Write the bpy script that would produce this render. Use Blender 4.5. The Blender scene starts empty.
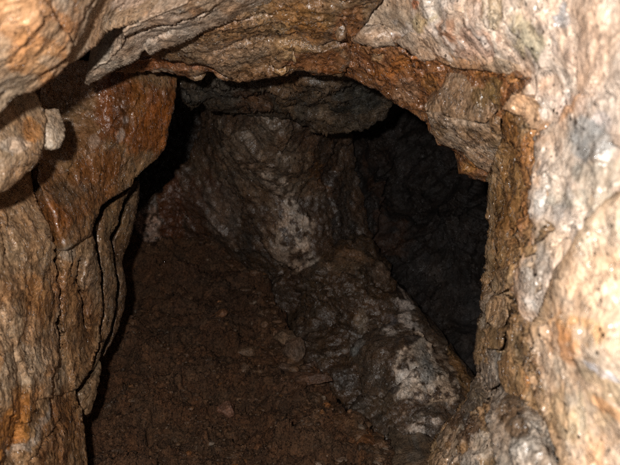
import bpy, math
import numpy as np
from mathutils import Vector, Matrix

# ------------------------------------------------------------------ camera
W, H, F = 620.0, 465.0, 635.0            # photo pixels, focal length in pixels
PITCH = math.radians(8.0)
CAM = np.array([0.0, 0.0, 1.30])
RIGHT = np.array([1.0, 0.0, 0.0])
FWD = np.array([0.0, math.cos(PITCH), -math.sin(PITCH)])
UP = np.array([0.0, math.sin(PITCH), math.cos(PITCH)])

scene = bpy.context.scene
col = scene.collection
cd = bpy.data.cameras.new('camera')
cam = bpy.data.objects.new('camera', cd)
col.objects.link(cam)
cam.location = CAM
cam.rotation_euler = (math.pi / 2 - PITCH, 0, 0)
cd.sensor_width = 36.0
cd.lens = 36.0 * F / W
cd.clip_start = 0.02
cd.clip_end = 100.0
cd.dof.use_dof = True
cd.dof.focus_distance = 1.9
cd.dof.aperture_fstop = 4.8
scene.camera = cam

# ------------------------------------------------------------------ world (underground: hardly any daylight)
world = bpy.data.worlds.new('World')
scene.world = world
world.use_nodes = True
wn = world.node_tree.nodes
bg = wn['Background']
sky = wn.new('ShaderNodeTexSky')
sky.sky_type = 'NISHITA'
sky.sun_disc = False
world.node_tree.links.new(sky.outputs[0], bg.inputs[0])
bg.inputs[1].default_value = 0.002

# ------------------------------------------------------------------ the camera's flash: up and a little left of the lens
fl = bpy.data.lights.new('camera_flash', 'POINT')
fl.energy = 106.0
fl.shadow_soft_size = 0.018
fl.color = (1.0, 0.98, 0.95)
flo = bpy.data.objects.new('camera_flash', fl)
flo.location = CAM + RIGHT * -0.11 + UP * 0.095
col.objects.link(flo)

vs = scene.view_settings
vs.view_transform = 'Standard'
vs.look = 'None'
vs.exposure = 0.0
vs.gamma = 1.0
scene.render.engine = 'CYCLES'
scene.cycles.use_denoising = False
scene.cycles.denoiser = 'OPENIMAGEDENOISE'
scene.cycles.denoising_input_passes = 'RGB_ALBEDO_NORMAL'
scene.cycles.denoising_prefilter = 'ACCURATE'
scene.cycles.use_adaptive_sampling = True
scene.cycles.adaptive_threshold = 0.015
scene.cycles.sample_clamp_indirect = 1.0
scene.cycles.max_bounces = 3
scene.cycles.diffuse_bounces = 1
scene.cycles.glossy_bounces = 1

# ------------------------------------------------------------------ numpy noise
def _h(ix, iy, iz, s):
    h = (ix.astype(np.uint32) * np.uint32(374761393) + iy.astype(np.uint32) * np.uint32(668265263)
         + iz.astype(np.uint32) * np.uint32(2147483647) + np.uint32((s * 974634777 + 12345) & 0xffffffff))
    h = (h ^ (h >> np.uint32(13))) * np.uint32(1274126177)
    h = (h ^ (h >> np.uint32(16))) * np.uint32(2246822519)
    h = h ^ (h >> np.uint32(15))
    return h.astype(np.float64) / 4294967296.0

def vnoise(p, s=0):
    """value noise in -1..1"""
    i = np.floor(p).astype(np.int64)
    f = p - i
    u = f * f * f * (f * (f * 6 - 15) + 10)
    r = 0
    for dx in (0, 1):
        wx = u[:, 0] if dx else 1 - u[:, 0]
        for dy in (0, 1):
            wy = u[:, 1] if dy else 1 - u[:, 1]
            for dz in (0, 1):
                wz = u[:, 2] if dz else 1 - u[:, 2]
                r = r + wx * wy * wz * _h(i[:, 0] + dx, i[:, 1] + dy, i[:, 2] + dz, s)
    return r * 2 - 1

ROT = np.array([[0.00, 0.80, 0.60], [-0.80, 0.36, -0.48], [-0.60, -0.48, 0.64]])

def fbm(p, octv=4, s=0, gain=0.5):
    a, t, r = 1.0, 0.0, 0
    q = p
    for k in range(octv):
        r = r + a * vnoise(q, s + k)
        t += a
        a *= gain
        q = q @ ROT * 2.03 + 17.3
    return r / t

def ridged(p, octv=4, s=0):
    a, t, r = 1.0, 0.0, 0
    q = p
    for k in range(octv):
        r = r + a * (1 - np.abs(vnoise(q, s + k)) * 2)
        t += a
        a *= 0.5
        q = q @ ROT * 2.1 + 9.1
    return r / t

def facets(p, s=0):
    """broken angular faces: each cell is a tilted plane of its own"""
    i = np.floor(p).astype(np.int64)
    best = np.full(len(p), 1e9)
    out = np.zeros(len(p))
    for dx in (-1, 0, 1):
        for dy in (-1, 0, 1):
            for dz in (-1, 0, 1):
                c = i + np.array([dx, dy, dz])
                j = np.stack([_h(c[:, 0], c[:, 1], c[:, 2], s + k) for k in range(3)], 1)
                v = p - (c + j)
                d = (v * v).sum(1)
                m = d < best
                if m.any():
                    cm = c[m]
                    g = np.stack([_h(cm[:, 0], cm[:, 1], cm[:, 2], s + 5 + k) for k in range(4)], 1) * 2 - 1
                    out[m] = (g[:, :3] * v[m]).sum(1) + 0.35 * g[:, 3]
                    best[m] = d[m]
    return out

def linnoise(p, s=0):
    """noise made of flat facets meeting in sharp creases, -1..1"""
    i = np.floor(p).astype(np.int64)
    f = p - i
    o = np.argsort(-f, 1)
    fs = np.take_along_axis(f, o, 1)
    c = i.copy()
    r = (1 - fs[:, 0]) * _h(c[:, 0], c[:, 1], c[:, 2], s)
    ar = np.arange(len(p))
    for k in range(3):
        c[ar, o[:, k]] += 1
        nxt = fs[:, k + 1] if k < 2 else 0
        r = r + (fs[:, k] - nxt) * _h(c[:, 0], c[:, 1], c[:, 2], s)
    return r * 2 - 1

def linfbm(p, octv=3, s=0, gain=0.5):
    a, t, r = 1.0, 0.0, 0
    q = p @ ROT
    for k in range(octv):
        r = r + a * linnoise(q, s + k)
        t += a
        a *= gain
        q = q @ ROT * 2.17 + 17.3
    return r / t

def unproject(px, py, d):
    px = np.asarray(px, float); py = np.asarray(py, float); d = np.asarray(d, float)
    x = (px - W / 2) / F * d
    y = -(py - H / 2) / F * d
    return CAM + x[..., None] * RIGHT + y[..., None] * UP + d[..., None] * FWD

def tps(ctrl):
    """smooth depth field through control points (px, py, depth)"""
    c = np.array(ctrl, float)
    q = c[:, :2] / 100.0
    n = len(q)
    def k(r2):
        return 0.5 * r2 * np.log(r2 + 1e-9)
    A = np.zeros((n + 3, n + 3))
    A[:n, :n] = k(((q[:, None] - q[None]) ** 2).sum(2)) + np.eye(n) * 0.02
    A[:n, n] = 1; A[:n, n + 1:] = q
    A[n, :n] = 1; A[n + 1:, :n] = q.T
    sol = np.linalg.solve(A, np.concatenate([c[:, 2], [0, 0, 0]]))
    def f(px, py):
        p = np.stack([np.asarray(px, float).ravel(), np.asarray(py, float).ravel()], 1) / 100.0
        r = np.zeros(len(p))
        for i in range(n):
            r += sol[i] * k(((p - q[i]) ** 2).sum(1))
        r += sol[n] + p @ sol[n + 1:]
        return r.reshape(np.shape(px))
    return f

def polyline_dist(P, line, closed=False):
    """distance, nearest point, and signed side for points P to a polyline"""
    L = np.array(line, float)
    if closed:
        L = np.vstack([L, L[:1]])
    best = np.full(len(P), 1e9); near = np.zeros((len(P), 2)); side = np.zeros(len(P))
    for a, b in zip(L[:-1], L[1:]):
        ab = b - a
        t = np.clip(((P - a) @ ab) / max(ab @ ab, 1e-9), 0, 1)
        c = a + t[:, None] * ab
        d = np.hypot(*(P - c).T)
        m = d < best
        best[m] = d[m]; near[m] = c[m]
        side[m] = np.sign(ab[0] * (P[m, 1] - a[1]) - ab[1] * (P[m, 0] - a[0]))
    return best, near, side

def inside(P, poly):
    L = np.array(poly, float)
    r = np.zeros(len(P), bool)
    for a, b in zip(L, np.roll(L, -1, 0)):
        if a[1] == b[1]:
            continue
        c = ((a[1] > P[:, 1]) != (b[1] > P[:, 1])) & (P[:, 0] < (b[0] - a[0]) * (P[:, 1] - a[1]) / (b[1] - a[1]) + a[0])
        r ^= c
    return r

def roughen(poly, amp, seed, closed=True):
    """break the straight runs of an outline into chips"""
    L = np.array(poly, float)
    if closed:
        L = np.vstack([L, L[:1]])
    out = []
    for a, b in zip(L[:-1], L[1:]):
        n = max(1, int(np.hypot(*(b - a)) / 3.0))
        for i in range(n):
            out.append(a + (b - a) * i / n)
    out = np.array(out)
    q = np.column_stack([out / 9.0, np.full(len(out), seed * 3.7)])
    q2 = np.column_stack([out / 4.0, np.full(len(out), seed * 5.1)])
    out[:, 0] += amp * (fbm(q, 2, 11) + 0.6 * vnoise(q2, 3)) * 1.3
    out[:, 1] += amp * (fbm(q + 40, 2, 23) + 0.6 * vnoise(q2 + 40, 5)) * 1.3
    return out

def make_mesh(name, verts, faces3, faces4, colr, mat, smooth=True, wet=None):
    me = bpy.data.meshes.new(name)
    n3, n4 = len(faces3), len(faces4)
    me.vertices.add(len(verts))
    me.vertices.foreach_set('co', np.asarray(verts, np.float32).ravel())
    me.loops.add(n3 * 3 + n4 * 4)
    li = np.concatenate([np.asarray(faces4, np.int32).ravel(), np.asarray(faces3, np.int32).ravel()])
    me.loops.foreach_set('vertex_index', li.astype(np.int32))
    me.polygons.add(n3 + n4)
    st = np.concatenate([np.arange(n4) * 4, n4 * 4 + np.arange(n3) * 3])
    me.polygons.foreach_set('loop_start', st.astype(np.int32))
    me.polygons.foreach_set('use_smooth', np.full(n3 + n4, smooth))
    me.update(calc_edges=True)
    me.validate()
    a = me.attributes.new('mineral', 'FLOAT_COLOR', 'POINT')
    a.data.foreach_set('color', np.column_stack([colr, np.ones(len(colr))]).astype(np.float32).ravel())
    if wet is not None:
        a = me.attributes.new('wet', 'FLOAT', 'POINT')
        a.data.foreach_set('value', wet.astype(np.float32))
    me.materials.append(mat)
    o = bpy.data.objects.new(name, me)
    col.objects.link(o)
    return o

# ------------------------------------------------------------------ materials
def rock_material(name, along=(0, 0, 1), stretch=5.0, streak=0.5, grain=1.0, rough=0.5, bump=1.0, fleck=0.5, spec=0.5, glint=0.06, gscale=150, fscale=65, tilt=0.5, gain=1.0, tint=(1, 1, 1), film=0.5):
    """rock whose broad mineral colours come from the mesh; streaks along the foliation, grain, flecks, wet gloss"""
    m = bpy.data.materials.new(name)
    m.use_nodes = True
    nt = m.node_tree; N = nt.nodes; Lk = nt.links
    b = N['Principled BSDF']
    def nd(t, **kw):
        n = N.new(t)
        for k, v in kw.items():
            setattr(n, k, v)
        return n
    def math_(op, a, c=None, clamp=False):
        n = nd('ShaderNodeMath', operation=op, use_clamp=clamp)
        for i, v in enumerate((a, c)):
            if v is None: continue
            if isinstance(v, (int, float)): n.inputs[i].default_value = v
            else: Lk.new(v, n.inputs[i])
        return n.outputs[0]
    def rng(v, a, c, lo=0.0, hi=1.0):
        n = nd('ShaderNodeMapRange')
        Lk.new(v, n.inputs[0])
        for i, x in enumerate((a, c, lo, hi)): n.inputs[1 + i].default_value = x
        return n.outputs[0]
    def mix(fac, a, c, blend='MIX'):
        n = nd('ShaderNodeMix', data_type='RGBA', blend_type=blend)
        for i, v in ((0, fac), (6, a), (7, c)):
            if isinstance(v, (int, float)): n.inputs[i].default_value = v
            elif isinstance(v, tuple): n.inputs[i].default_value = (*v, 1)
            else: Lk.new(v, n.inputs[i])
        return n.outputs[2]
    geo = nd('ShaderNodeTexCoord').outputs['Object']
    # foliation space: squash along the grain direction
    a = Vector(along).normalized()
    rot = a.to_track_quat('Z', 'Y').inverted().to_euler()
    mp = nd('ShaderNodeMapping')
    Lk.new(geo, mp.inputs[0])
    mp.inputs['Rotation'].default_value = rot
    mp.inputs['Scale'].default_value = (1, 1, 1.0 / stretch)
    fol = mp.outputs[0]
    def noise(vec, scale, detail=6, roughn=0.6, dist=0.0):
        n = nd('ShaderNodeTexNoise')
        Lk.new(vec, n.inputs['Vector'])
        n.inputs['Scale'].default_value = scale
        n.inputs['Detail'].default_value = detail
        n.inputs['Roughness'].default_value = roughn
        n.inputs['Distortion'].default_value = dist
        return n
    at = nd('ShaderNodeAttribute', attribute_name='mineral').outputs['Color']
    n1 = noise(geo, 9, 4, 0.65, 0.0)
    n2 = noise(fol, 26, 4, 0.65, 0.0)
    n3 = noise(geo, 120, 2, 0.7)
    n4 = noise(fol, 90, 3, 0.7)
    n5 = noise(geo, 34, 3, 0.7, 0.0)
    v1 = rng(n1.outputs[0], 0.3, 0.7, 0.72, 1.3)
    v2 = rng(n2.outputs[0], 0.3, 0.7, 1 - 0.75 * streak, 1 + 0.85 * streak)
    v3 = rng(n3.outputs[0], 0.28, 0.72, 1 - 0.5 * grain, 1 + 0.5 * grain)
    val = math_('MULTIPLY', math_('MULTIPLY', math_('MULTIPLY', v1, v2), v3), gain)
    # multiply colour by the scalar
    vm = nd('ShaderNodeVectorMath', operation='SCALE')
    Lk.new(at, vm.inputs[0]); Lk.new(val, vm.inputs['Scale'])
    base = mix(1.0, vm.outputs[0], tuple(tint), 'MULTIPLY')
    # hue drift between rusty and grey along the foliation
    sepc = nd('ShaderNodeSeparateColor'); Lk.new(n1.outputs[1], sepc.inputs[0])
    hz = rng(sepc.outputs[1], 0.38, 0.62, 0, 1)
    base = mix(math_('MULTIPLY', hz, 0.55), base, mix(1.0, base, (1.25, 0.92, 0.66), 'MULTIPLY'))
    hz2 = rng(sepc.outputs[2], 0.5, 0.68, 0, 1)
    base = mix(math_('MULTIPLY', hz2, 0.5), base, mix(1.0, base, (0.94, 0.99, 1.05), 'MULTIPLY'))
    # dark mineral specks and stains
    dk = rng(n5.outputs[0], 0.36, 0.27, 0, 1)
    base = mix(math_('MULTIPLY', dk, 0.65), base, mix(1.0, base, (0.3, 0.28, 0.27), 'MULTIPLY'))
    # hairline fractures
    ve = rng(math_('ABSOLUTE', math_('SUBTRACT', n2.outputs[0], 0.5)), 0.0, 0.014, 1, 0)
    vg = math_('MULTIPLY', ve, rng(n1.outputs[0], 0.45, 0.6, 0, 1))
    base = mix(math_('MULTIPLY', vg, 0.4), base, mix(1.0, base, (0.3, 0.27, 0.25), 'MULTIPLY'))
    # pale crystalline flecks
    fk = rng(n4.outputs[0], 0.66, 0.76, 0, 1)
    base = mix(math_('MULTIPLY', fk, fleck), base, mix(0.5, base, (0.55, 0.5, 0.44)))
    Lk.new(base, b.inputs['Base Color'])
    # gloss: damp film broken up by grain
    r1 = rng(n5.outputs[0], 0.3, 0.7, rough - 0.18, rough + 0.22)
    r2 = rng(n3.outputs[0], 0.3, 0.7, -0.12, 0.12)
    rough_out = math_('ADD', r1, r2, True)
    b.inputs['Specular IOR Level'].default_value = spec
    # relief below the mesh's own
    bh = math_('ADD', math_('MULTIPLY', n2.outputs[0], 0.26), math_('MULTIPLY', n5.outputs[0], 0.4))
    bh = math_('ADD', bh, math_('MULTIPLY', n4.outputs[0], 0.45))
    bh = math_('ADD', bh, math_('MULTIPLY', n3.outputs[0], 0.6))
    bh = math_('ADD', bh, math_('MULTIPLY', ve, -0.25))
    bp = nd('ShaderNodeBump')
    bp.inputs['Strength'].default_value = 1.0
    bp.inputs['Distance'].default_value = 0.009 * bump
    Lk.new(bh, bp.inputs['Height'])
    # small cleavage faces: every cell has a tilt of its own
    wv = nd('ShaderNodeVectorMath', operation='MULTIPLY_ADD')
    Lk.new(n5.outputs[1], wv.inputs[0]); wv.inputs[1].default_value = (0.016, 0.016, 0.016); Lk.new(fol, wv.inputs[2])
    vf = nd('ShaderNodeTexVoronoi'); Lk.new(wv.outputs[0], vf.inputs['Vector']); vf.inputs['Scale'].default_value = fscale
    fsub = nd('ShaderNodeVectorMath', operation='SUBTRACT'); Lk.new(vf.outputs['Color'], fsub.inputs[0]); fsub.inputs[1].default_value = (0.5, 0.5, 0.5)
    fsc = nd('ShaderNodeVectorMath', operation='SCALE'); Lk.new(fsub.outputs[0], fsc.inputs[0]); fsc.inputs['Scale'].default_value = tilt
    fad = nd('ShaderNodeVectorMath', operation='ADD'); Lk.new(bp.outputs[0], fad.inputs[0]); Lk.new(fsc.outputs[0], fad.inputs[1])
    # mica flakes and water beads: a few small cells with a tilt of their own and a mirror-like gloss
    vo = nd('ShaderNodeTexVoronoi')
    mg = nd('ShaderNodeMapping'); Lk.new(geo, mg.inputs[0])
    mg.inputs['Rotation'].default_value = rot
    mg.inputs['Scale'].default_value = (1, 1, 1.0 / min(stretch, 2.6))
    Lk.new(mg.outputs[0], vo.inputs['Vector'])
    vo.inputs['Scale'].default_value = gscale
    sv = nd('ShaderNodeSeparateColor'); Lk.new(vo.outputs['Color'], sv.inputs[0])
    gate = rng(n1.outputs[0], 0.42, 0.6, 0, 1)
    g1 = math_('GREATER_THAN', math_('ADD', sv.outputs[0], math_('MULTIPLY', gate, glint)), 1.0)
    g2 = math_('LESS_THAN', vo.outputs['Distance'], 0.42)
    gm = math_('MULTIPLY', g1, g2)
    vsub = nd('ShaderNodeVectorMath', operation='SUBTRACT'); Lk.new(vo.outputs['Color'], vsub.inputs[0]); vsub.inputs[1].default_value = (0.5, 0.5, 0.5)
    vsc = nd('ShaderNodeVectorMath', operation='SCALE'); Lk.new(vsub.outputs[0], vsc.inputs[0]); Lk.new(math_('MULTIPLY', gm, 1.25), vsc.inputs['Scale'])
    vad = nd('ShaderNodeVectorMath', operation='ADD'); Lk.new(fad.outputs[0], vad.inputs[0]); Lk.new(vsc.outputs[0], vad.inputs[1])
    vno = nd('ShaderNodeVectorMath', operation='NORMALIZE'); Lk.new(vad.outputs[0], vno.inputs[0])
    Lk.new(vno.outputs[0], b.inputs['Normal'])
    # thin film of water over the cleavage faces
    cw = math_('MULTIPLY', math_('MULTIPLY', rng(n5.outputs[0], 0.42, 0.58, 0.1, 1), rng(n1.outputs[0], 0.42, 0.6, 0.1, 1)), film)
    Lk.new(cw, b.inputs['Coat Weight'])
    b.inputs['Coat Roughness'].default_value = 0.17
    b.inputs['Coat IOR'].default_value = 1.45
    cs = nd('ShaderNodeVectorMath', operation='SCALE'); Lk.new(fsub.outputs[0], cs.inputs[0]); cs.inputs['Scale'].default_value = 0.9
    ca = nd('ShaderNodeVectorMath', operation='ADD'); Lk.new(bp.outputs[0], ca.inputs[0]); Lk.new(cs.outputs[0], ca.inputs[1])
    cn = nd('ShaderNodeVectorMath', operation='NORMALIZE'); Lk.new(ca.outputs[0], cn.inputs[0])
    Lk.new(cn.outputs[0], b.inputs['Coat Normal'])
    mr = nd('ShaderNodeMix', data_type='FLOAT'); Lk.new(gm, mr.inputs[0]); Lk.new(rough_out, mr.inputs[2]); mr.inputs[3].default_value = 0.24
    Lk.new(mr.outputs[0], b.inputs['Roughness'])
    return m

def img_dir(deg, depth=0.0):
    """a world direction that points deg above the horizontal as seen facing the tunnel"""
    t = math.radians(deg)
    v = RIGHT * math.cos(t) + UP * math.sin(t) + FWD * depth
    return v / np.linalg.norm(v)

# ------------------------------------------------------------------ rock builder
STEP = 1.25
def patch_colour(px, py, P, base, patches, seed):
    """broad mineral colours: a base tone plus stained areas with ragged borders"""
    wob = np.column_stack([fbm(P * 5 + seed, 4, seed + 1), fbm(P * 5 + 30 + seed, 4, seed + 2)])
    wob2 = np.column_stack([fbm(P * 22 + seed, 3, seed + 3), fbm(P * 22 + 30 + seed, 3, seed + 4)])
    c = np.tile(np.array(base, float), (len(px), 1))
    mot = fbm(P * 34 + seed, 3, seed + 5)
    for (cx, cy, rx, ry, ang, colr, k, *mo) in patches:
        t = math.radians(ang)
        x = px - cx + (wob[:, 0] * 0.9 + wob2[:, 0] * 0.4) * rx
        y = py - cy + (wob[:, 1] * 0.9 + wob2[:, 1] * 0.4) * ry
        u = (x * math.cos(t) - y * math.sin(t)) / rx
        v = (x * math.sin(t) + y * math.cos(t)) / ry
        r = np.sqrt(u * u + v * v)
        s = np.clip((1.12 - r) / 0.32, 0, 1)
        s = s * s * (3 - 2 * s) * k
        if mo:
            s = s * np.clip((mot + mo[0]) / 0.16, 0, 1)
        s = s[:, None]
        c = c * (1 - s) + np.array(colr) * s
    return c

def rock(name, outline, ctrl, mat, base, patches=(), seed=1, fol=90, fold=0.0, amp=(0.03, 0.012, 0.008, 0.003),
         fac=(7, 22), cracks=(), ledges=(), roll=(0.03, 7), chip=1.2, back=(0.0, 1.0, 0.0), thick=0.3, step=None,
         parent=None, label=None, category=None, group=None, kind=None, folstretch=6.0, folf=30, flat=False, rim=None, plate=4.5):
    st = step or STEP
    poly = roughen(outline, chip, seed)
    depth = tps(ctrl)
    if flat:                                   # one cleavage plane through the control points
        cc = np.array(ctrl, float)
        k3 = np.linalg.lstsq(np.column_stack([cc[:, :2] / 100, np.ones(len(cc))]), 1 / cc[:, 2], rcond=None)[0]
        depth = lambda x, y: 1 / (np.asarray(x, float) / 100 * k3[0] + np.asarray(y, float) / 100 * k3[1] + k3[2])
    x0, y0 = poly.min(0) - st * 2; x1, y1 = poly.max(0) + st * 2
    x0, y0, x1, y1 = max(x0, -75), max(y0, -75), min(x1, 695), min(y1, 535)
    gx = np.arange(x0, x1, st); gy = np.arange(y0, y1, st)
    X, Y = np.meshgrid(gx, gy)
    hgt, wid = X.shape
    pts = np.column_stack([X.ravel(), Y.ravel()])
    ins = inside(pts, poly)
    dist, near, _ = polyline_dist(pts, poly, True)
    ok = ins | (dist < st * 1.0)
    okg = ok.reshape(hgt, wid); insg = ins.reshape(hgt, wid)
    q = okg[:-1, :-1] & okg[1:, :-1] & okg[:-1, 1:] & okg[1:, 1:]
    q &= (insg[:-1, :-1] | insg[1:, :-1] | insg[:-1, 1:] | insg[1:, 1:])
    idx = np.arange(hgt * wid).reshape(hgt, wid)
    f4 = np.stack([idx[:-1, :-1], idx[1:, :-1], idx[1:, 1:], idx[:-1, 1:]], -1)[q]
    used = np.unique(f4)
    remap = np.full(hgt * wid, -1); remap[used] = np.arange(len(used))
    f4 = remap[f4]
    p2 = pts.copy()
    snap = ~ins
    p2[snap] = near[snap]
    p2 = p2[used]; dd = np.where(ins, dist, 0)[used]
    px, py = p2[:, 0], p2[:, 1]
    d = depth(px, py)
    # normals of the smooth base
    e = 1.0
    A = unproject(px, py, d)
    nx = unproject(px + e, py, depth(px + e, py)) - A
    ny = unproject(px, py + e, depth(px, py + e)) - A
    nrm = np.cross(ny, nx)
    nrm /= np.linalg.norm(nrm, axis=1, keepdims=True) + 1e-12
    nrm *= np.sign(((CAM - A) * nrm).sum(1, keepdims=True))
    # fractures: narrow deep grooves, and ledges: a step that fades away from its edge
    warp = np.column_stack([fbm(np.column_stack([p2 / 7.0, np.full(len(p2), seed)]), 3, 3),
                            fbm(np.column_stack([p2 / 7.0, np.full(len(p2), seed + 50)]), 3, 4)]) * 2.2
    add = np.zeros(len(p2))
    for (line, wpx, dep) in cracks:
        cdst, _, _ = polyline_dist(p2 + warp, line)
        wv = wpx * (0.95 + 0.35 * vnoise(np.column_stack([p2 / 12.0, np.full(len(p2), 7.0)]), 9))
        add += dep * np.clip(1.3 - cdst / wv, 0, 1)
    for (line, hgtm, fade) in ledges:
        cdst, _, sd = polyline_dist(p2 + warp, line)
        add += hgtm * np.where(sd > 0, np.exp(-(cdst / fade) ** 2), 0)
    A = A + (FWD * 0.6)[None] * add[:, None] - nrm * add[:, None] * 0.4
    A = A + FWD[None] * (roll[0] * np.clip(1 - dd / roll[1], 0, 1) ** 2)[:, None]
    a = img_dir(fol, fold)
    # foliation space
    al = A @ a
    Fp = (A - np.outer(al, a)) + np.outer(al / folstretch, a)
    s = seed * 13
    W1 = A + 0.009 * np.column_stack([fbm(A * 8, 2, s + 3), fbm(A * 8 + 31, 2, s + 4), fbm(A * 8 + 63, 2, s + 5)])
    Fq = (A - np.outer(al, a)) + np.outer(al / min(folstretch, 2.4), a)
    jag = 0.006 * np.column_stack([linnoise(A * 45, s + 11), linnoise(A * 45 + 31, s + 12), linnoise(A * 45 + 63, s + 13)])
    disp = amp[0] * (0.15 * fbm(A * 3.1 + seed * 7.7, 2, s) + 0.8 * linfbm(W1 * 4.0 + seed * 3.3, 2, s + 7, 0.3))
    disp += amp[0] * (0.55 * facets((Fq + jag) * plate + seed, s + 15) + 0.26 * facets((Fq + jag) * plate * 2.3 + seed * 1.7, s + 25))
    disp += amp[1] * (0.4 * facets((A + jag * 0.6) * fac[1] * 0.8 + seed, s + 20) + 0.6 * linfbm(W1 * fac[1] * 0.8 + seed, 2, s + 30, 0.6) + 0.25 * facets(Fp * fac[1] * 2.0 + seed, s + 50))
    disp += amp[2] * 0.6 * (0.8 * linnoise(Fp * folf * 0.5 + seed, s + 60) + 0.5 * linnoise(Fp @ ROT * folf * 1.3 + seed, s + 70))
    disp += amp[3] * (1.1 * linnoise(A @ ROT * 60, s + 80) + 0.8 * linnoise(A * 140, s + 90))
    edge = np.clip(0.35 + dd / 4.0, 0, 1)
    P = A + nrm * (disp * edge)[:, None]
    cl = patch_colour(px, py, A, base, patches, seed)
    if rim:                                    # iron stain creeping in from the broken edge
        rw = rim[1] * (1 + 0.9 * fbm(A * 14 + seed, 3, s + 5) + 0.8 * fbm(A * 50, 2, s + 6))
        kk = np.clip(1.2 - dd / np.maximum(rw, 0.5), 0, 1)[:, None] * rim[2]
        cl = cl * (1 - kk) + np.array(rim[0]) * kk
    # sides: run the outline back into the rock
    ed = np.concatenate([f4[:, [0, 1]], f4[:, [1, 2]], f4[:, [2, 3]], f4[:, [3, 0]]])
    key = np.sort(ed, 1); key = key[:, 0] * len(used) + key[:, 1]
    uq, inv, cnt = np.unique(key, return_inverse=True, return_counts=True)
    bd = ed[cnt[inv] == 1]
    bv = np.unique(bd)
    m2 = np.full(len(used), -1); m2[bv] = np.arange(len(bv))
    bvec = np.array(back, float); bvec /= np.linalg.norm(bvec)
    rings = 7
    V = [P]; C = [cl]; F4 = [f4]
    prev = bv; off = len(used)
    cen = P[bv].mean(0)
    for k in range(1, rings + 1):
        t = (k / rings) ** 1.4
        R = P[bv] + bvec * thick * t
        inw = (cen + bvec * thick * t) - R
        inw /= np.linalg.norm(inw, axis=1, keepdims=True) + 1e-9
        R = R + inw * (0.012 * t * (1 + fbm(R * 9 + seed, 3, 5)))[:, None]
        R = R + np.column_stack([fbm(R * 16 + 5, 3, s), fbm(R * 16 + 25, 3, s + 1), fbm(R * 16 + 45, 3, s + 2)]) * 0.012
        V.append(R); C.append(cl[bv])
        cur = off + np.arange(len(bv))
        a0 = bd[:, 0]; b0 = bd[:, 1]
        F4.append(np.stack([prev[m2[b0]], prev[m2[a0]], cur[m2[a0]], cur[m2[b0]]], 1))
        prev = cur; off += len(bv)
    V.append((cen + bvec * thick)[None]); C.append(cl[:1])
    f3 = np.stack([prev[m2[bd[:, 1]]], prev[m2[bd[:, 0]]], np.full(len(bd), off)], 1)
    o = make_mesh(name, np.vstack(V), f3, np.vstack(F4), np.vstack(C), mat)
    if parent: o.parent = parent
    if category and not kind: kind = 'thing'
    for k, v in (('label', label), ('category', category), ('group', group), ('kind', kind)):
        if v: o[k] = v
    return o, depth

# ------------------------------------------------------------------ colours (linear albedo)
TAN = (0.36, 0.21, 0.115); GREY = (0.27, 0.225, 0.18); RUST = (0.25, 0.105, 0.035); BROWN = (0.19, 0.115, 0.06)
OCHRE = (0.34, 0.18, 0.06); PALE = (0.46, 0.40, 0.35); WHITE = (0.55, 0.52, 0.49); DARK = (0.05, 0.043, 0.038)
TEAL = (0.075, 0.085, 0.085); PEACH = (0.50, 0.33, 0.21); SOIL = (0.095, 0.056, 0.031); ORANGE = (0.46, 0.22, 0.08)

M_left = rock_material('schist_left', img_dir(68, 0.3), 2.2, 0.14, 0.8, 0.38, 0.45, 0.45, 1.0, 0.42, 180, 105, 0.5, 0.92, (1.07, 0.93, 0.77), 1.0)
M_top = rock_material('schist_roof', img_dir(22, 0.2), 2.0, 0.12, 0.7, 0.42, 0.55, 0.4, 0.7, 0.15, 180, 75, 0.3, 0.97, (1.04, 0.96, 0.88), 0.4)
M_lintel = rock_material('schist_lintel', img_dir(12, 0.1), 2.6, 0.2, 1.0, 0.35, 0.65, 0.5, 1.0, 0.40, 160, 85, 0.55, 0.86, (1.10, 0.92, 0.76), 0.9)
M_jamb = rock_material('schist_jamb', img_dir(88, 0.2), 4, 0.22, 0.9, 0.35, 0.6, 0.5, 1.0, 0.40, 190, 95, 0.55, 0.95, (1.05, 0.94, 0.82), 0.8)
M_right = rock_material('quartz_right', img_dir(60, 0.3), 1.2, 0.1, 0.6, 0.40, 0.45, 0.5, 0.8, 0.28, 150, 60, 0.45, 1.05, (1.0, 0.955, 0.93), 0.6)
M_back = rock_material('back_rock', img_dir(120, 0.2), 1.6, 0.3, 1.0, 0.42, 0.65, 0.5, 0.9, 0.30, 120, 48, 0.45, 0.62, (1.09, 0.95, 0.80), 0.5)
M_crust = rock_material('crusted_rock', img_dir(120, 0.2), 1.6, 0.25, 1.0, 0.45, 0.6, 0.5, 0.8, 0.28, 120, 48, 0.4, 0.9, (1.04, 0.97, 0.9), 0.5)
M_grey = rock_material('grey_rock', img_dir(50, 0.2), 2, 0.2, 0.9, 0.36, 0.7, 0.5, 1.0, 0.40, 170, 85, 0.55, 0.95, (1.0, 0.97, 0.93), 0.8)
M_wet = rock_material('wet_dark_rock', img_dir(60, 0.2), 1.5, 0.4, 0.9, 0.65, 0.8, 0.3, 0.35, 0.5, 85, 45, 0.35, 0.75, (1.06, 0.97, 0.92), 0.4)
M_soil = rock_material('floor_soil', img_dir(0, 0.2), 1.2, 0.4, 1.0, 0.75, 2.0, 0.45, 0.3, 0.10, 150, 120, 0.5, 0.9, (1.08, 0.94, 0.86), 0.1)
M_stone = rock_material('loose_stone', img_dir(20, 0.2), 2, 0.4, 0.9, 0.5, 0.8, 0.4, 0.4, 0.08, 200, 60, 0.3, 0.9, (1.05, 0.96, 0.9), 0.2)

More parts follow.
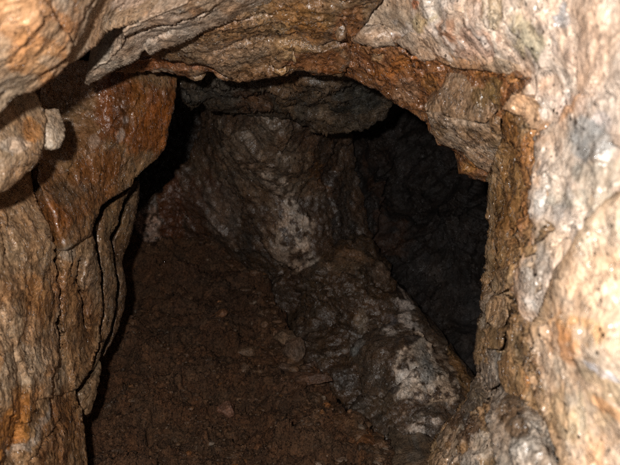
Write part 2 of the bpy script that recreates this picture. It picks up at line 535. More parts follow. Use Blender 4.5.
# ------------------------------------------------------------------ outer rock of the mine, closed all round
def shell():
    ny, na = 90, 120
    y = np.linspace(-3.0, 5.6, ny); t = np.linspace(0, 2 * math.pi, na, endpoint=False)
    Yg, T = np.meshgrid(y, t, indexing='ij')
    r = 1.0 - 0.0 * Yg
    tap = np.clip(1 - np.clip((Yg - 4.6) / 1.0, 0, 1) ** 2, 0.02, 1) * np.clip(1 - np.clip((-2.0 - Yg) / 1.0, 0, 1) ** 2, 0.02, 1)
    P = np.stack([1.75 * np.cos(T) * tap, Yg, 1.05 + 1.7 * np.sin(T) * tap], -1).reshape(-1, 3)
    nr = np.stack([np.cos(T), 0 * T, np.sin(T)], -1).reshape(-1, 3)
    P = P + nr * (0.14 * fbm(P * 1.7, 4, 900) + 0.05 * facets(P * 3.3, 910))[:, None]
    i = np.arange(ny * na).reshape(ny, na)
    j = np.roll(i, -1, 1)
    f4 = np.stack([i[:-1], i[1:], j[1:], j[:-1]], -1).reshape(-1, 4)
    c0, c1 = len(P), len(P) + 1
    P = np.vstack([P, P[i[0]].mean(0), P[i[-1]].mean(0)])
    f3 = np.vstack([np.stack([i[0], j[0], np.full(na, c0)], 1), np.stack([j[-1], i[-1], np.full(na, c1)], 1)])
    o = make_mesh('tunnel_rock_wall', P, f3, f4, np.tile(np.array(BROWN) * 0.3, (len(P), 1)), M_back)
    o['kind'] = 'structure'
    o['label'] = 'dark bedrock of the mine closing in behind all other rock faces'
    return o
shell()

# ------------------------------------------------------------------ deep rock: back wall, dark recess, roof bulge
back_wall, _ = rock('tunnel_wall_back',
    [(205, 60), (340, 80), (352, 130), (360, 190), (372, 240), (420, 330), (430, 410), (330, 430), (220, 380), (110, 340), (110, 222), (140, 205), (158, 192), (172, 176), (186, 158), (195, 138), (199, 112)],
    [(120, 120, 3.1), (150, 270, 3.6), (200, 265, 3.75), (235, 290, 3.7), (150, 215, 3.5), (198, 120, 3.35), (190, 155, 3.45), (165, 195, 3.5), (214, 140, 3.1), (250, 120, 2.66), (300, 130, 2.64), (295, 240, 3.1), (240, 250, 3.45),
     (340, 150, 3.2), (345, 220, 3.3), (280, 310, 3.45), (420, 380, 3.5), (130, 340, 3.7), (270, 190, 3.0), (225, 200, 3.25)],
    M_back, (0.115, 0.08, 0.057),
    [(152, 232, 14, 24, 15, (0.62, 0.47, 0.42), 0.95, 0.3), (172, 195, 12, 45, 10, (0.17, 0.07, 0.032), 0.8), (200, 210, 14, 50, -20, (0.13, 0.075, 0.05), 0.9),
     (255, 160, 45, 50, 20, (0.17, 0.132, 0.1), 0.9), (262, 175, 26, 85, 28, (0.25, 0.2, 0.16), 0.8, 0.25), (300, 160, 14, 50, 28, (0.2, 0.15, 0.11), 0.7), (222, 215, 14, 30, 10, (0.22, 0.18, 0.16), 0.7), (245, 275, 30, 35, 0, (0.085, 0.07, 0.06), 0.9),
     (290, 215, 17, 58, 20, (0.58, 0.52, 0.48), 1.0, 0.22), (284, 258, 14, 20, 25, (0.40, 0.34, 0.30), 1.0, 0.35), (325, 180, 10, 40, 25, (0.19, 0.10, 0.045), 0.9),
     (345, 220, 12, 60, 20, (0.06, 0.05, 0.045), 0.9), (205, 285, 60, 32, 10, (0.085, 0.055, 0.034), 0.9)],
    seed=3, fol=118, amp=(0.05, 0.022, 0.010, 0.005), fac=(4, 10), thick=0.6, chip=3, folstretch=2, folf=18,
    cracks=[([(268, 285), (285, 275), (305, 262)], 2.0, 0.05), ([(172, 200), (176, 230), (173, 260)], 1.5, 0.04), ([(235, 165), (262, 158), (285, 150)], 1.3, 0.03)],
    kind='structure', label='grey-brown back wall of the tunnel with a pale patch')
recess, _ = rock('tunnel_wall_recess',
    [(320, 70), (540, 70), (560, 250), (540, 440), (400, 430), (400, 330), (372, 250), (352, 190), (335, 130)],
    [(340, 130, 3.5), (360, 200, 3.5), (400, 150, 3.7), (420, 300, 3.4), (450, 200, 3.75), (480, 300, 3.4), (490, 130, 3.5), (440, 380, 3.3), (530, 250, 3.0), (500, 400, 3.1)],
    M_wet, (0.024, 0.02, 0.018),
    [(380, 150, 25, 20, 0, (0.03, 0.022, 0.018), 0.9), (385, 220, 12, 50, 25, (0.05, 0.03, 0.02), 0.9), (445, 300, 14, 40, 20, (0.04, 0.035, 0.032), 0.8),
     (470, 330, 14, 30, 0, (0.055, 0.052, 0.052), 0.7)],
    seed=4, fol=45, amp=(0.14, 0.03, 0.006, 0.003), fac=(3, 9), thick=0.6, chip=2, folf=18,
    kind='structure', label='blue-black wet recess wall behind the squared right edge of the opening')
roof_bulge, _ = rock('roof_boulder',
    [(172, 50), (176, 95), (186, 107), (200, 105), (214, 111), (232, 115), (260, 118), (290, 122), (308, 130), (325, 134), (345, 131), (362, 127), (377, 120), (393, 108), (408, 98), (425, 50)],
    [(185, 100, 2.5), (250, 115, 2.6), (330, 130, 2.5), (385, 112, 2.35), (300, 75, 2.0), (220, 82, 2.05), (370, 82, 1.98), (425, 50, 1.95), (170, 50, 2.05), (300, 50, 1.95), (240, 50, 1.98), (280, 100, 2.25)],
    M_back, (0.105, 0.09, 0.072),
    [(220, 92, 35, 12, 5, (0.11, 0.11, 0.105), 0.9), (290, 85, 14, 26, -20, (0.19, 0.13, 0.08), 0.8), (330, 95, 10, 30, -15, (0.18, 0.145, 0.11), 0.7), (365, 100, 30, 14, 15, (0.05, 0.055, 0.053), 0.9),
     (250, 100, 16, 14, 0, (0.15, 0.09, 0.055), 0.8), (340, 126, 50, 4, 8, (0.19, 0.155, 0.115), 0.8)],
    seed=5, fol=25, amp=(0.06, 0.03, 0.02, 0.005), fac=(7, 18), thick=0.5, back=(0, 0.9, 0.5), chip=4.5, roll=(0.01, 3),
    label='dark blue-grey boulder wedged under the roof at the back of the opening', category='boulder')
brown_mass, _ = rock('rock_outcrop',
    [(283, 292), (296, 278), (310, 263), (322, 250), (334, 236), (350, 231), (365, 240), (380, 250), (392, 268), (394, 290), (408, 312), (412, 350), (395, 390), (372, 420), (345, 410), (318, 384), (296, 362), (290, 335), (278, 310)],
    [(283, 300, 3.48), (296, 278, 3.42), (322, 250, 3.38), (340, 234, 3.42), (340, 300, 3.0), (380, 252, 3.3), (392, 275, 3.2), (400, 320, 2.92), (350, 380, 2.74), (300, 350, 2.98), (400, 390, 2.75), (320, 270, 3.08), (360, 270, 2.98)],
    M_back, (0.105, 0.072, 0.046),
    [(345, 262, 25, 10, 10, (0.24, 0.17, 0.115), 0.8), (380, 275, 10, 10, 0, (0.22, 0.17, 0.14), 0.7), (300, 340, 20, 25, 0, (0.11, 0.08, 0.06), 0.7), (345, 380, 16, 12, 0, (0.10, 0.09, 0.085), 0.8), (362, 322, 7, 10, 0, (0.3, 0.25, 0.2), 0.7)],
    seed=6, fol=20, amp=(0.08, 0.03, 0.012, 0.006), fac=(5, 12), thick=0.5, chip=4, folstretch=2,
    cracks=[([(318, 260), (312, 280), (318, 300)], 1.5, 0.03), ([(330, 320), (355, 330), (375, 320)], 1.3, 0.03)],
    label='brown knobbly rock outcrop below the pale patch on the back wall', category='rock')
white_rock, _ = rock('rock_bulge',
    [(338, 395), (346, 370), (352, 345), (364, 324), (384, 298), (400, 297), (415, 307), (430, 324), (450, 344), (466, 364), (478, 386), (478, 405), (462, 424), (448, 446), (440, 470), (392, 470), (380, 446), (360, 432), (346, 412)],
    [(340, 395, 2.76), (350, 350, 2.86), (400, 300, 2.98), (362, 326, 2.96), (395, 350, 2.62), (440, 350, 2.7), (470, 390, 2.55), (425, 390, 2.48), (370, 400, 2.56), (390, 440, 2.4), (440, 450, 2.3), (368, 345, 2.74)],
    M_crust, (0.088, 0.062, 0.042),
    [(422, 378, 34, 38, 15, (0.36, 0.31, 0.26), 0.95, 0.12), (414, 370, 22, 30, 15, (0.60, 0.55, 0.49), 0.95, 0.04), (395, 333, 22, 12, -20, (0.56, 0.51, 0.47), 0.95, 0.1), (410, 318, 9, 24, 25, (0.50, 0.45, 0.42), 0.9, 0.15), (440, 390, 18, 22, 0, (0.48, 0.42, 0.35), 0.8, 0.1),
     (417, 428, 16, 6, 10, (0.52, 0.46, 0.41), 0.9, 0.15), (401, 375, 9, 14, 10, (0.66, 0.61, 0.56), 0.95, 0.15), (418, 362, 8, 20, 25, (0.30, 0.30, 0.29), 0.8), (402, 346, 13, 5, 20, (0.05, 0.042, 0.038), 0.95, 0.25), (390, 318, 8, 10, 20, (0.16, 0.16, 0.18), 0.8, 0.1),
     (393, 392, 9, 6, 20, (0.08, 0.065, 0.055), 0.9), (432, 412, 14, 6, 10, (0.08, 0.065, 0.052), 0.9, 0.15), (412, 421, 12, 4, 0, (0.08, 0.065, 0.05), 0.8), (372, 410, 22, 16, 25, (0.075, 0.058, 0.042), 0.8), (385, 405, 12, 18, 30, (0.10, 0.07, 0.042), 0.7),
     (460, 372, 8, 22, 15, (0.22, 0.13, 0.055), 0.8), (366, 318, 6, 8, 0, (0.3, 0.27, 0.22), 0.7), (362, 345, 5, 4, 0, (0.36, 0.33, 0.3), 0.8), (352, 352, 8, 5, 30, (0.25, 0.27, 0.27), 0.7)],
    seed=7, fol=35, amp=(0.06, 0.018, 0.008, 0.004), fac=(6, 16), thick=0.5, chip=4,
    label='brown rock bulge mottled with white crust beside the dark recess', category='rock')
rock('rock_slab',
    [(397, 446), (414, 450), (432, 455), (446, 462), (450, 520), (396, 520), (393, 462)],
    [(397, 446, 2.28), (440, 458, 2.15), (420, 480, 2.05), (400, 520, 1.95), (450, 520, 1.95)],
    M_stone, (0.15, 0.115, 0.08), [(415, 460, 10, 6, 0, (0.16, 0.15, 0.13), 0.8)], seed=8, fol=10, amp=(0.015, 0.012, 0.006, 0.003), thick=0.2,
    label='flat grey-brown slab at the bottom edge below the mottled bulge', category='rock slab')

# ------------------------------------------------------------------ floor of loose soil
floor_ctrl = [(80, 465, 2.1), (230, 465, 2.15), (395, 465, 2.2), (350, 412, 2.5), (340, 396, 2.62), (300, 345, 2.95), (280, 312, 3.2), (140, 300, 3.05), (200, 240, 3.65),
              (100, 400, 2.45), (140, 230, 3.6), (270, 270, 3.45), (200, 350, 2.75), (60, 520, 1.8), (440, 520, 1.8), (380, 440, 2.33)]
floor, floor_d = rock('tunnel_floor',
    [(40, 530), (50, 400), (90, 300), (112, 215), (215, 215), (262, 262), (272, 290), (280, 312), (288, 330), (297, 352), (310, 368), (326, 380), (339, 396), (343, 410), (352, 420), (362, 431), (376, 440), (388, 447), (393, 460), (397, 530)],
    floor_ctrl, M_soil, SOIL,
    [(150, 420, 60, 40, 0, (0.11, 0.062, 0.032), 0.7), (330, 430, 50, 25, 30, (0.12, 0.072, 0.04), 0.8), (365, 445, 16, 14, 0, (0.2, 0.10, 0.043), 0.7), (220, 290, 60, 40, 0, (0.085, 0.052, 0.032), 0.7),
     (310, 385, 30, 10, 25, (0.15, 0.09, 0.055), 0.7)],
    seed=9, fol=0, amp=(0.12, 0.035, 0.008, 0.009), fac=(9, 30), thick=0.35, back=(0, 0.4, -1), roll=(0.05, 8), chip=5,
    kind='structure', label='dark brown soil and rubble floor sloping up into the tunnel')

# ------------------------------------------------------------------ left: tall rusty face with flakes splitting off its edge
def thing(name, label, category, at):
    o = bpy.data.objects.new(name, None)
    col.objects.link(o)
    o['label'] = label; o['category'] = category; o['kind'] = 'thing'
    o.empty_display_size = 0.1
    return o
left_face = thing('rock_flank', 'tall rust-brown foliated rock flank on the left, its edge split by black cracks', 'rock face', (0, 0, 0))
FL_CTRL = [(-60, 150, 1.35), (0, 190, 1.4), (-60, 465, 0.95), (0, 465, 1.12), (40, 465, 1.35), (84, 465, 1.7), (60, 100, 1.78), (130, 80, 1.9), (172, 100, 2.05), (160, 150, 2.05), (100, 200, 1.8),
     (60, 250, 1.58), (0, 300, 1.27), (95, 330, 1.85), (40, 380, 1.42), (75, 400, 1.68), (50, 180, 1.62), (125, 130, 1.86)]
FL_PATCH = [(120, 110, 60, 55, 0, (0.165, 0.066, 0.02), 0.95), (75, 130, 18, 40, 0, (0.20, 0.12, 0.06), 0.8), (150, 130, 22, 50, -10, (0.21, 0.08, 0.02), 0.9), (118, 100, 12, 40, 10, (0.10, 0.045, 0.018), 0.8), (138, 95, 8, 30, -5, (0.23, 0.10, 0.03), 0.8), (80, 195, 40, 30, 20, (0.17, 0.09, 0.04), 0.9), (57, 225, 16, 25, 0, (0.2, 0.09, 0.028), 0.8), (75, 190, 20, 12, 20, (0.10, 0.065, 0.04), 0.7),
     (122, 137, 6, 9, -15, (0.34, 0.27, 0.24), 0.85), (92, 141, 6, 8, -15, (0.32, 0.25, 0.21), 0.8), (127, 119, 4, 5, -15, (0.26, 0.2, 0.18), 0.7), (72, 255, 10, 10, 0, (0.27, 0.24, 0.21), 0.8), (20, 240, 30, 60, 20, (0.29, 0.225, 0.16), 0.7), (90, 280, 8, 30, 0, (0.26, 0.2, 0.15), 0.7),
     (30, 330, 40, 30, 10, (0.33, 0.23, 0.15), 0.7), (20, 370, 34, 20, 40, (0.44, 0.38, 0.31), 0.7), (0, 320, 20, 30, 20, (0.40, 0.32, 0.24), 0.7), (60, 385, 20, 14, 20, (0.36, 0.29, 0.22), 0.6), (75, 310, 20, 30, 0, (0.2, 0.11, 0.05), 0.7), (10, 440, 14, 50, -25, (0.33, 0.155, 0.04), 0.85), (55, 440, 18, 40, -30, (0.23, 0.13, 0.065), 0.8), (30, 445, 4, 40, -38, (0.36, 0.33, 0.31), 0.7), (0, 400, 16, 10, 0, (0.36, 0.28, 0.2), 0.6), (35, 300, 14, 26, 10, (0.34, 0.19, 0.08), 0.7), (70, 440, 10, 34, -10, (0.24, 0.125, 0.05), 0.7), (100, 170, 26, 16, 10, (0.16, 0.072, 0.022), 0.7),
     (65, 350, 6, 40, 10, (0.29, 0.24, 0.19), 0.6), (45, 290, 5, 30, 15, (0.13, 0.085, 0.05), 0.6), (10, 290, 6, 30, 15, (0.15, 0.1, 0.06), 0.6), (85, 330, 5, 30, 5, (0.13, 0.085, 0.05), 0.6)]
rock('wall_slab',
    [(-70, 40), (20, 60), (27, 120), (28, 168), (29, 187), (34, 203), (40, 220), (48, 242), (55, 256), (66, 238), (88, 226), (91, 245), (97, 272), (100, 310), (96, 345), (89, 372), (78, 388), (72, 395), (79, 412), (82, 440), (84, 530), (-70, 530)],
    FL_CTRL, M_left, (0.32, 0.22, 0.135), FL_PATCH,
    seed=10, fol=74, fold=0.3, amp=(0.026, 0.006, 0.0035, 0.002), fac=(6, 19), thick=0.35, back=(-0.75, 0.65, 0), chip=1.0, roll=(0.03, 6), folstretch=3.5, folf=34,
    cracks=[([(52, 244), (56, 256), (60, 268), (62, 300), (61, 325), (64, 345)], 2.2, 0.14), ([(81, 262), (79, 285), (86, 305), (88, 330)], 1.7, 0.08), ([(60, 420), (45, 440), (30, 462)], 1.3, 0.03),
            ([(18, 200), (12, 225), (14, 250)], 1.1, 0.02)],
    ledges=[([(5, 465), (22, 430), (40, 400), (72, 392)], 0.02, 16)], parent=left_face)
rock('rust_slab',
    [(40, 55), (130, 66), (177, 76), (175, 95), (172, 112), (168, 132), (163, 150), (152, 163), (141, 171), (131, 186), (112, 197), (99, 207), (91, 224), (89, 236), (76, 242), (62, 250), (59, 250), (55, 237), (48, 215), (42, 199), (37, 184), (36, 168), (38, 120)],
    [(a, b, d - 0.025) for a, b, d in FL_CTRL], M_left, (0.2, 0.13, 0.075), FL_PATCH,
    seed=27, fol=72, fold=0.3, amp=(0.022, 0.006, 0.005, 0.0022), fac=(5, 20), thick=0.3, back=(-0.75, 0.65, 0), chip=1.2, roll=(0.012, 3), folstretch=9, folf=40, parent=left_face)
rock('flake',
    [(129, 189), (120, 205), (116, 222), (107, 240), (111, 262), (115, 285), (113, 312), (108, 333), (101, 347), (97, 360), (89, 376), (97, 345), (101, 310), (99, 275), (93, 246), (93, 225), (101, 209), (114, 199)],
    [(125, 192, 2.07), (95, 235, 1.93), (110, 240, 2.00), (107, 290, 1.98), (98, 290, 1.94), (112, 310, 2.02), (92, 370, 1.90), (110, 270, 2.00)],
    M_left, (0.19, 0.135, 0.085), [(112, 210, 10, 18, 0, (0.22, 0.15, 0.085), 0.8), (108, 300, 8, 30, 0, (0.17, 0.125, 0.09), 0.7)],
    seed=11, fol=85, amp=(0.012, 0.008, 0.008, 0.003), thick=0.2, back=(-0.5, 0.85, 0), chip=0.8, roll=(0.02, 4), parent=left_face, step=1.0)
rock('flake',
    [(131, 192), (138, 180), (137, 198), (134, 213), (131, 231), (123, 250), (119, 262), (121, 271), (125, 294), (122, 311), (117, 330), (107, 348), (101, 358), (110, 335), (115, 312), (117, 288), (113, 262), (110, 242), (118, 224), (122, 207)],
    [(134, 190, 2.26), (112, 242, 2.14), (128, 230, 2.24), (120, 262, 2.18), (122, 300, 2.22), (116, 300, 2.16), (104, 354, 2.09)],
    M_left, (0.15, 0.105, 0.07), [(122, 225, 8, 20, 0, (0.2, 0.13, 0.07), 0.8)],
    seed=12, fol=85, amp=(0.012, 0.008, 0.008, 0.003), thick=0.2, back=(-0.5, 0.85, 0), chip=0.8, roll=(0.025, 4), parent=left_face, step=1.0)
rock('flake',
    [(73, 395), (80, 390), (90, 379), (98, 363), (99, 374), (96, 388), (93, 401), (88, 414), (83, 417), (77, 406)],
    [(74, 396, 1.80), (98, 366, 1.93), (92, 400, 1.86), (84, 416, 1.84), (84, 395, 1.80)],
    M_left, (0.24, 0.185, 0.13), [], seed=13, fol=60, amp=(0.006, 0.008, 0.006, 0.003), thick=0.18, back=(-0.4, 0.9, 0), chip=0.8, roll=(0.02, 4), parent=left_face, step=0.9)
near_rock, _ = rock('rock_tongue',
    [(-70, 20), (10, 70), (30, 88), (38, 102), (41, 118), (39, 133), (37, 147), (31, 160), (20, 171), (8, 180), (-3, 189), (-70, 215)],
    [(-60, 60, 1.0), (0, 150, 1.08), (38, 130, 1.2), (0, 100, 1.12), (30, 95, 1.22), (-60, 190, 0.98), (0, 185, 1.1)],
    M_top, (0.26, 0.19, 0.125),
    [(15, 145, 14, 8, 10, (0.40, 0.34, 0.28), 0.8), (33, 130, 8, 14, 0, (0.32, 0.17, 0.065), 0.8), (5, 165, 14, 8, 10, (0.3, 0.22, 0.15), 0.7), (10, 118, 20, 12, 10, (0.25, 0.17, 0.1), 0.7)],
    seed=14, fol=20, amp=(0.016, 0.008, 0.003, 0.0015), thick=0.25, back=(-0.8, 0.6, 0), chip=1.0, roll=(0.03, 7), folstretch=4,
    label='blunt brown rock tongue with pale smears jutting in below the roof slab', category='rock')
rock('stone_block',
    [(36, 112), (45, 107), (55, 107), (59, 117), (62, 128), (60, 139), (56, 147), (46, 149), (38, 147), (37, 136), (42, 131), (40, 121)],
    [(38, 125, 1.26), (58, 125, 1.3), (48, 112, 1.28), (48, 145, 1.24), (50, 128, 1.23)],
    M_top, (0.30, 0.26, 0.21), [(47, 142, 7, 5, 0, (0.5, 0.46, 0.4), 0.9), (46, 120, 4, 8, 0, (0.24, 0.19, 0.14), 0.8)],
    seed=15, fol=60, amp=(0.008, 0.012, 0.004, 0.002), fac=(14, 34), thick=0.14, back=(-0.6, 0.8, 0), chip=0.7, roll=(0.02, 4), step=0.9,
    label='small pale stone block stuck in the crevice beside the brown rock tongue', category='rock')

# ------------------------------------------------------------------ roof slabs
roof_slab, _ = rock('roof_slab',
    [(-70, 165), (0, 101), (11, 91), (24, 88), (36, 80), (46, 72), (62, 60), (76, 54), (86, 47), (93, 40), (103, 30), (113, 25), (126, 22), (140, 15), (155, 8), (175, 0), (215, -70), (-70, -70)],
    [(-60, -60, 0.62), (0, 0, 0.78), (0, 95, 0.92), (40, 30, 0.86), (62, 58, 1.02), (66, 40, 0.98), (110, 22, 1.16), (110, -30, 1.0), (175, -5, 1.25), (-60, 120, 0.8), (30, 84, 0.98), (50, 60, 0.98)],
    M_top, (0.34, 0.26, 0.185),
    [(15, 25, 45, 35, 0, (0.36, 0.21, 0.11), 0.9), (20, 65, 30, 22, -20, (0.42, 0.235, 0.11), 0.8), (45, 70, 20, 10, -30, (0.38, 0.3, 0.22), 0.7), (80, 25, 18, 22, 0, (0.36, 0.28, 0.21), 0.8), (135, 5, 18, 10, 20, (0.48, 0.4, 0.35), 0.8), (55, 8, 8, 22, 30, (0.3, 0.25, 0.2), 0.7)],
    seed=16, fol=35, amp=(0.014, 0.006, 0.002, 0.0012), fac=(5, 14), thick=0.3, back=(-0.1, 0.5, 0.85), chip=1.1, roll=(0.03, 7),
    ledges=[([(38, -10), (48, 12), (60, 28), (67, 40), (64, 50), (48, 62), (32, 76)], -0.02, 22)],
    cracks=[([(58, 25), (67, 40), (62, 52), (50, 62)], 1.0, 0.02)],
    label='orange-tan roof slab filling the top left corner, soft and near', category='rock slab')
grey_slab, _ = rock('roof_slab',
    [(80, 82), (83, 75), (92, 68), (105, 60), (118, 48), (122, 38), (119, 30), (127, 25), (140, 19), (155, 12), (172, 5), (190, -5), (230, -70), (310, -70), (273, -3), (262, 4), (250, 12), (238, 15), (225, 22), (212, 24), (200, 30), (188, 37), (176, 43), (160, 47), (150, 53), (141, 50), (136, 57), (126, 62), (112, 69), (97, 77), (84, 84)],
    [(82, 80, 1.4), (110, 62, 1.36), (130, 40, 1.28), (150, 50, 1.4), (180, 20, 1.26), (220, 18, 1.34), (250, -30, 1.15), (270, 0, 1.35), (140, 25, 1.25)],
    M_top, (0.35, 0.29, 0.235),
    [(110, 66, 26, 8, -28, (0.36, 0.32, 0.27), 0.8), (145, 40, 18, 10, -20, (0.42, 0.36, 0.31), 0.8), (170, 25, 20, 10, -20, (0.45, 0.39, 0.34), 0.7), (220, 8, 30, 10, -20, (0.34, 0.24, 0.16), 0.8), (195, 10, 12, 6, -20, (0.3, 0.17, 0.08), 0.6)],
    seed=17, fol=24, amp=(0.012, 0.008, 0.006, 0.002), fac=(8, 24), thick=0.22, back=(-0.1, 0.6, 0.8), chip=1.1, roll=(0.025, 5), folstretch=8,
    cracks=[([(120, 46), (138, 38), (160, 30), (190, 20), (205, 12)], 1.0, 0.03), ([(140, 52), (150, 44), (175, 34)], 0.8, 0.02)],
    label='pale grey layered roof slab ending in a pointed tip above the rusty face', category='rock slab')
lintel = thing('roof_lintel', 'grey-brown layered roof lintel spanning the top of the opening', 'rock slab', (0, 0, 0))
rock('bed',
    [(140, 52), (165, 30), (230, 5), (280, -70), (430, -70), (372, 10), (352, 42), (350, 60), (342, 73), (325, 72), (310, 70), (297, 66), (288, 72), (275, 74), (262, 76), (248, 79), (236, 80), (226, 77), (214, 68), (200, 62), (175, 60)],
    [(150, 55, 1.6), (230, 78, 1.66), (200, 45, 1.48), (250, 20, 1.4), (330, 10, 1.38), (340, 68, 1.64), (290, 62, 1.62), (390, -40, 1.2), (300, 30, 1.46), (260, 50, 1.54), (290, -50, 1.25), (180, 58, 1.6)],
    M_lintel, (0.22, 0.155, 0.095),
    [(235, 62, 40, 14, 8, (0.30, 0.25, 0.195), 0.85), (180, 48, 25, 8, -15, (0.28, 0.225, 0.17), 0.8), (300, 12, 40, 18, -15, (0.21, 0.13, 0.055), 0.85), (270, 25, 25, 10, -20, (0.22, 0.165, 0.10), 0.7), (315, 30, 26, 10, -10, (0.26, 0.15, 0.06), 0.8), (250, 40, 24, 6, -10, (0.2, 0.14, 0.08), 0.7), (320, 58, 28, 10, 5, (0.22, 0.105, 0.045), 0.9), (300, 45, 20, 6, 0, (0.3, 0.21, 0.11), 0.7),
     (337, 30, 10, 12, -60, (0.16, 0.125, 0.09), 0.8), (290, 53, 5, 7, 0, (0.36, 0.28, 0.17), 0.7), (350, 20, 14, 25, 0, (0.23, 0.115, 0.05), 0.8)],
    seed=18, fol=12, amp=(0.022, 0.012, 0.01, 0.003), fac=(9, 26), thick=0.25, back=(0, 0.75, 0.65), chip=1.3, roll=(0.03, 5), folstretch=7,
    cracks=[([(212, 56), (228, 50), (240, 44), (262, 44), (300, 43), (330, 46)], 1.0, 0.025), ([(342, 20), (346, 30), (338, 42), (322, 46)], 1.3, 0.03), ([(290, 68), (294, 58), (292, 46)], 0.9, 0.02), ([(210, 30), (245, 20), (280, 12)], 0.7, 0.012)],
    ledges=[([(345, 46), (300, 44), (260, 45), (225, 52)], 0.025, 10)],
    parent=lintel)
rock('chip',
    [(112, 70), (122, 64), (137, 58), (152, 55), (172, 56), (192, 58), (206, 62), (216, 68), (223, 75), (213, 72), (205, 70), (196, 76), (187, 77), (178, 73), (160, 72), (145, 70), (130, 72)],
    [(115, 70, 1.66), (150, 57, 1.68), (150, 72, 1.76), (190, 60, 1.66), (190, 76, 1.74), (222, 74, 1.7)],
    M_lintel, (0.22, 0.125, 0.07), [(160, 64, 26, 6, 0, (0.19, 0.085, 0.035), 0.85), (196, 63, 5, 5, 0, (0.42, 0.25, 0.18), 0.8), (165, 71, 20, 4, 3, (0.33, 0.3, 0.26), 0.85), (200, 72, 8, 5, 0, (0.33, 0.27, 0.2), 0.7)],
    seed=19, fol=-5, amp=(0.008, 0.011, 0.006, 0.003), fac=(14, 34), thick=0.14, back=(0, 0.8, 0.6), chip=1.4, roll=(0.02, 3), step=1.0, parent=lintel)
for sd, (poly, dz, c) in enumerate([
        ([(185, 76), (190, 68), (198, 66), (206, 70), (202, 78), (194, 80)], 1.72, (0.26, 0.2, 0.14)),
        ([(270, 62), (278, 55), (287, 61), (288, 70), (282, 75), (274, 72)], 1.6, (0.32, 0.25, 0.15)),
        ([(288, 46), (296, 44), (302, 56), (296, 62), (289, 58)], 1.56, (0.34, 0.26, 0.15)),
        ([(303, 58), (316, 53), (333, 56), (344, 62), (346, 71), (330, 73), (310, 70)], 1.6, (0.2, 0.09, 0.035)),
        ([(212, 70), (220, 64), (232, 68), (236, 76), (226, 80), (217, 77)], 1.66, (0.22, 0.155, 0.1)),
        ([(336, 28), (342, 22), (348, 27), (346, 38), (338, 40)], 1.42, (0.17, 0.13, 0.09))]):
    cx, cy = np.mean(poly, 0)
    rock('chip', poly, [(x, y, dz + 0.03 + 0.0006 * abs(x - cx)) for x, y in poly] + [(cx, cy, dz)], M_lintel, c, [], seed=40 + sd, fol=10,
         amp=(0.006, 0.012, 0.004, 0.002), fac=(15, 36), thick=0.12, back=(0, 0.8, 0.6), chip=0.8, roll=(0.015, 3), step=0.9, flat=True, parent=lintel)
rust_lintel, _ = rock('roof_block',
    [(328, 48), (338, 42), (352, 38), (375, 45), (400, 43), (430, 57), (470, 65), (505, 70), (527, 76), (525, 86), (513, 104), (508, 113), (506, 130), (502, 152), (494, 179), (487, 181), (470, 176), (462, 173), (462, 153), (455, 148), (440, 143), (433, 132), (427, 120), (415, 113), (403, 105), (390, 97), (378, 88), (365, 80), (350, 76), (338, 73)],
    [(335, 55, 1.68), (345, 72, 1.7), (370, 50, 1.5), (400, 70, 1.5), (390, 95, 1.62), (425, 112, 1.56), (435, 62, 1.36), (450, 82, 1.36), (432, 120, 1.5), (470, 130, 1.36), (458, 145, 1.46), (515, 80, 1.06), (480, 80, 1.24), (500, 120, 1.24), (503, 105, 1.14), (485, 175, 1.46), (465, 170, 1.48), (480, 105, 1.3)],
    M_lintel, (0.215, 0.115, 0.055),
    [(360, 62, 24, 14, 15, (0.21, 0.105, 0.05), 0.8), (375, 58, 6, 6, 0, (0.42, 0.3, 0.18), 0.8), (400, 65, 35, 8, 20, (0.27, 0.125, 0.04), 0.9), (405, 95, 14, 12, 30, (0.21, 0.155, 0.115), 0.8), (430, 90, 10, 14, 0, (0.26, 0.15, 0.06), 0.8), (465, 110, 28, 22, 20, (0.25, 0.195, 0.14), 0.9), (460, 130, 30, 14, 15, (0.29, 0.24, 0.19), 0.85),
     (490, 95, 10, 18, 0, (0.25, 0.19, 0.09), 0.8), (500, 72, 28, 5, 8, (0.40, 0.2, 0.07), 0.9), (515, 80, 10, 6, 20, (0.36, 0.2, 0.08), 0.8), (488, 150, 16, 16, 0, (0.3, 0.26, 0.21), 0.7), (470, 168, 8, 8, 0, (0.3, 0.17, 0.06), 0.8)],
    seed=20, fol=-25, amp=(0.012, 0.014, 0.008, 0.003), fac=(9, 26), thick=0.3, back=(0.15, 0.9, 0.4), chip=1.2, roll=(0.03, 5), folstretch=4,
    ledges=[([(448, 72), (440, 95), (428, 118)], 0.015, 16), ([(425, 112), (455, 120), (500, 140)], 0.02, 18)],
    cracks=[([(452, 74), (448, 96), (470, 112), (485, 118)], 0.8, 0.012), ([(395, 42), (402, 47), (412, 52)], 0.8, 0.02)],
    label='rust-brown stepped roof block with a grey square corner over the recess', category='rock')

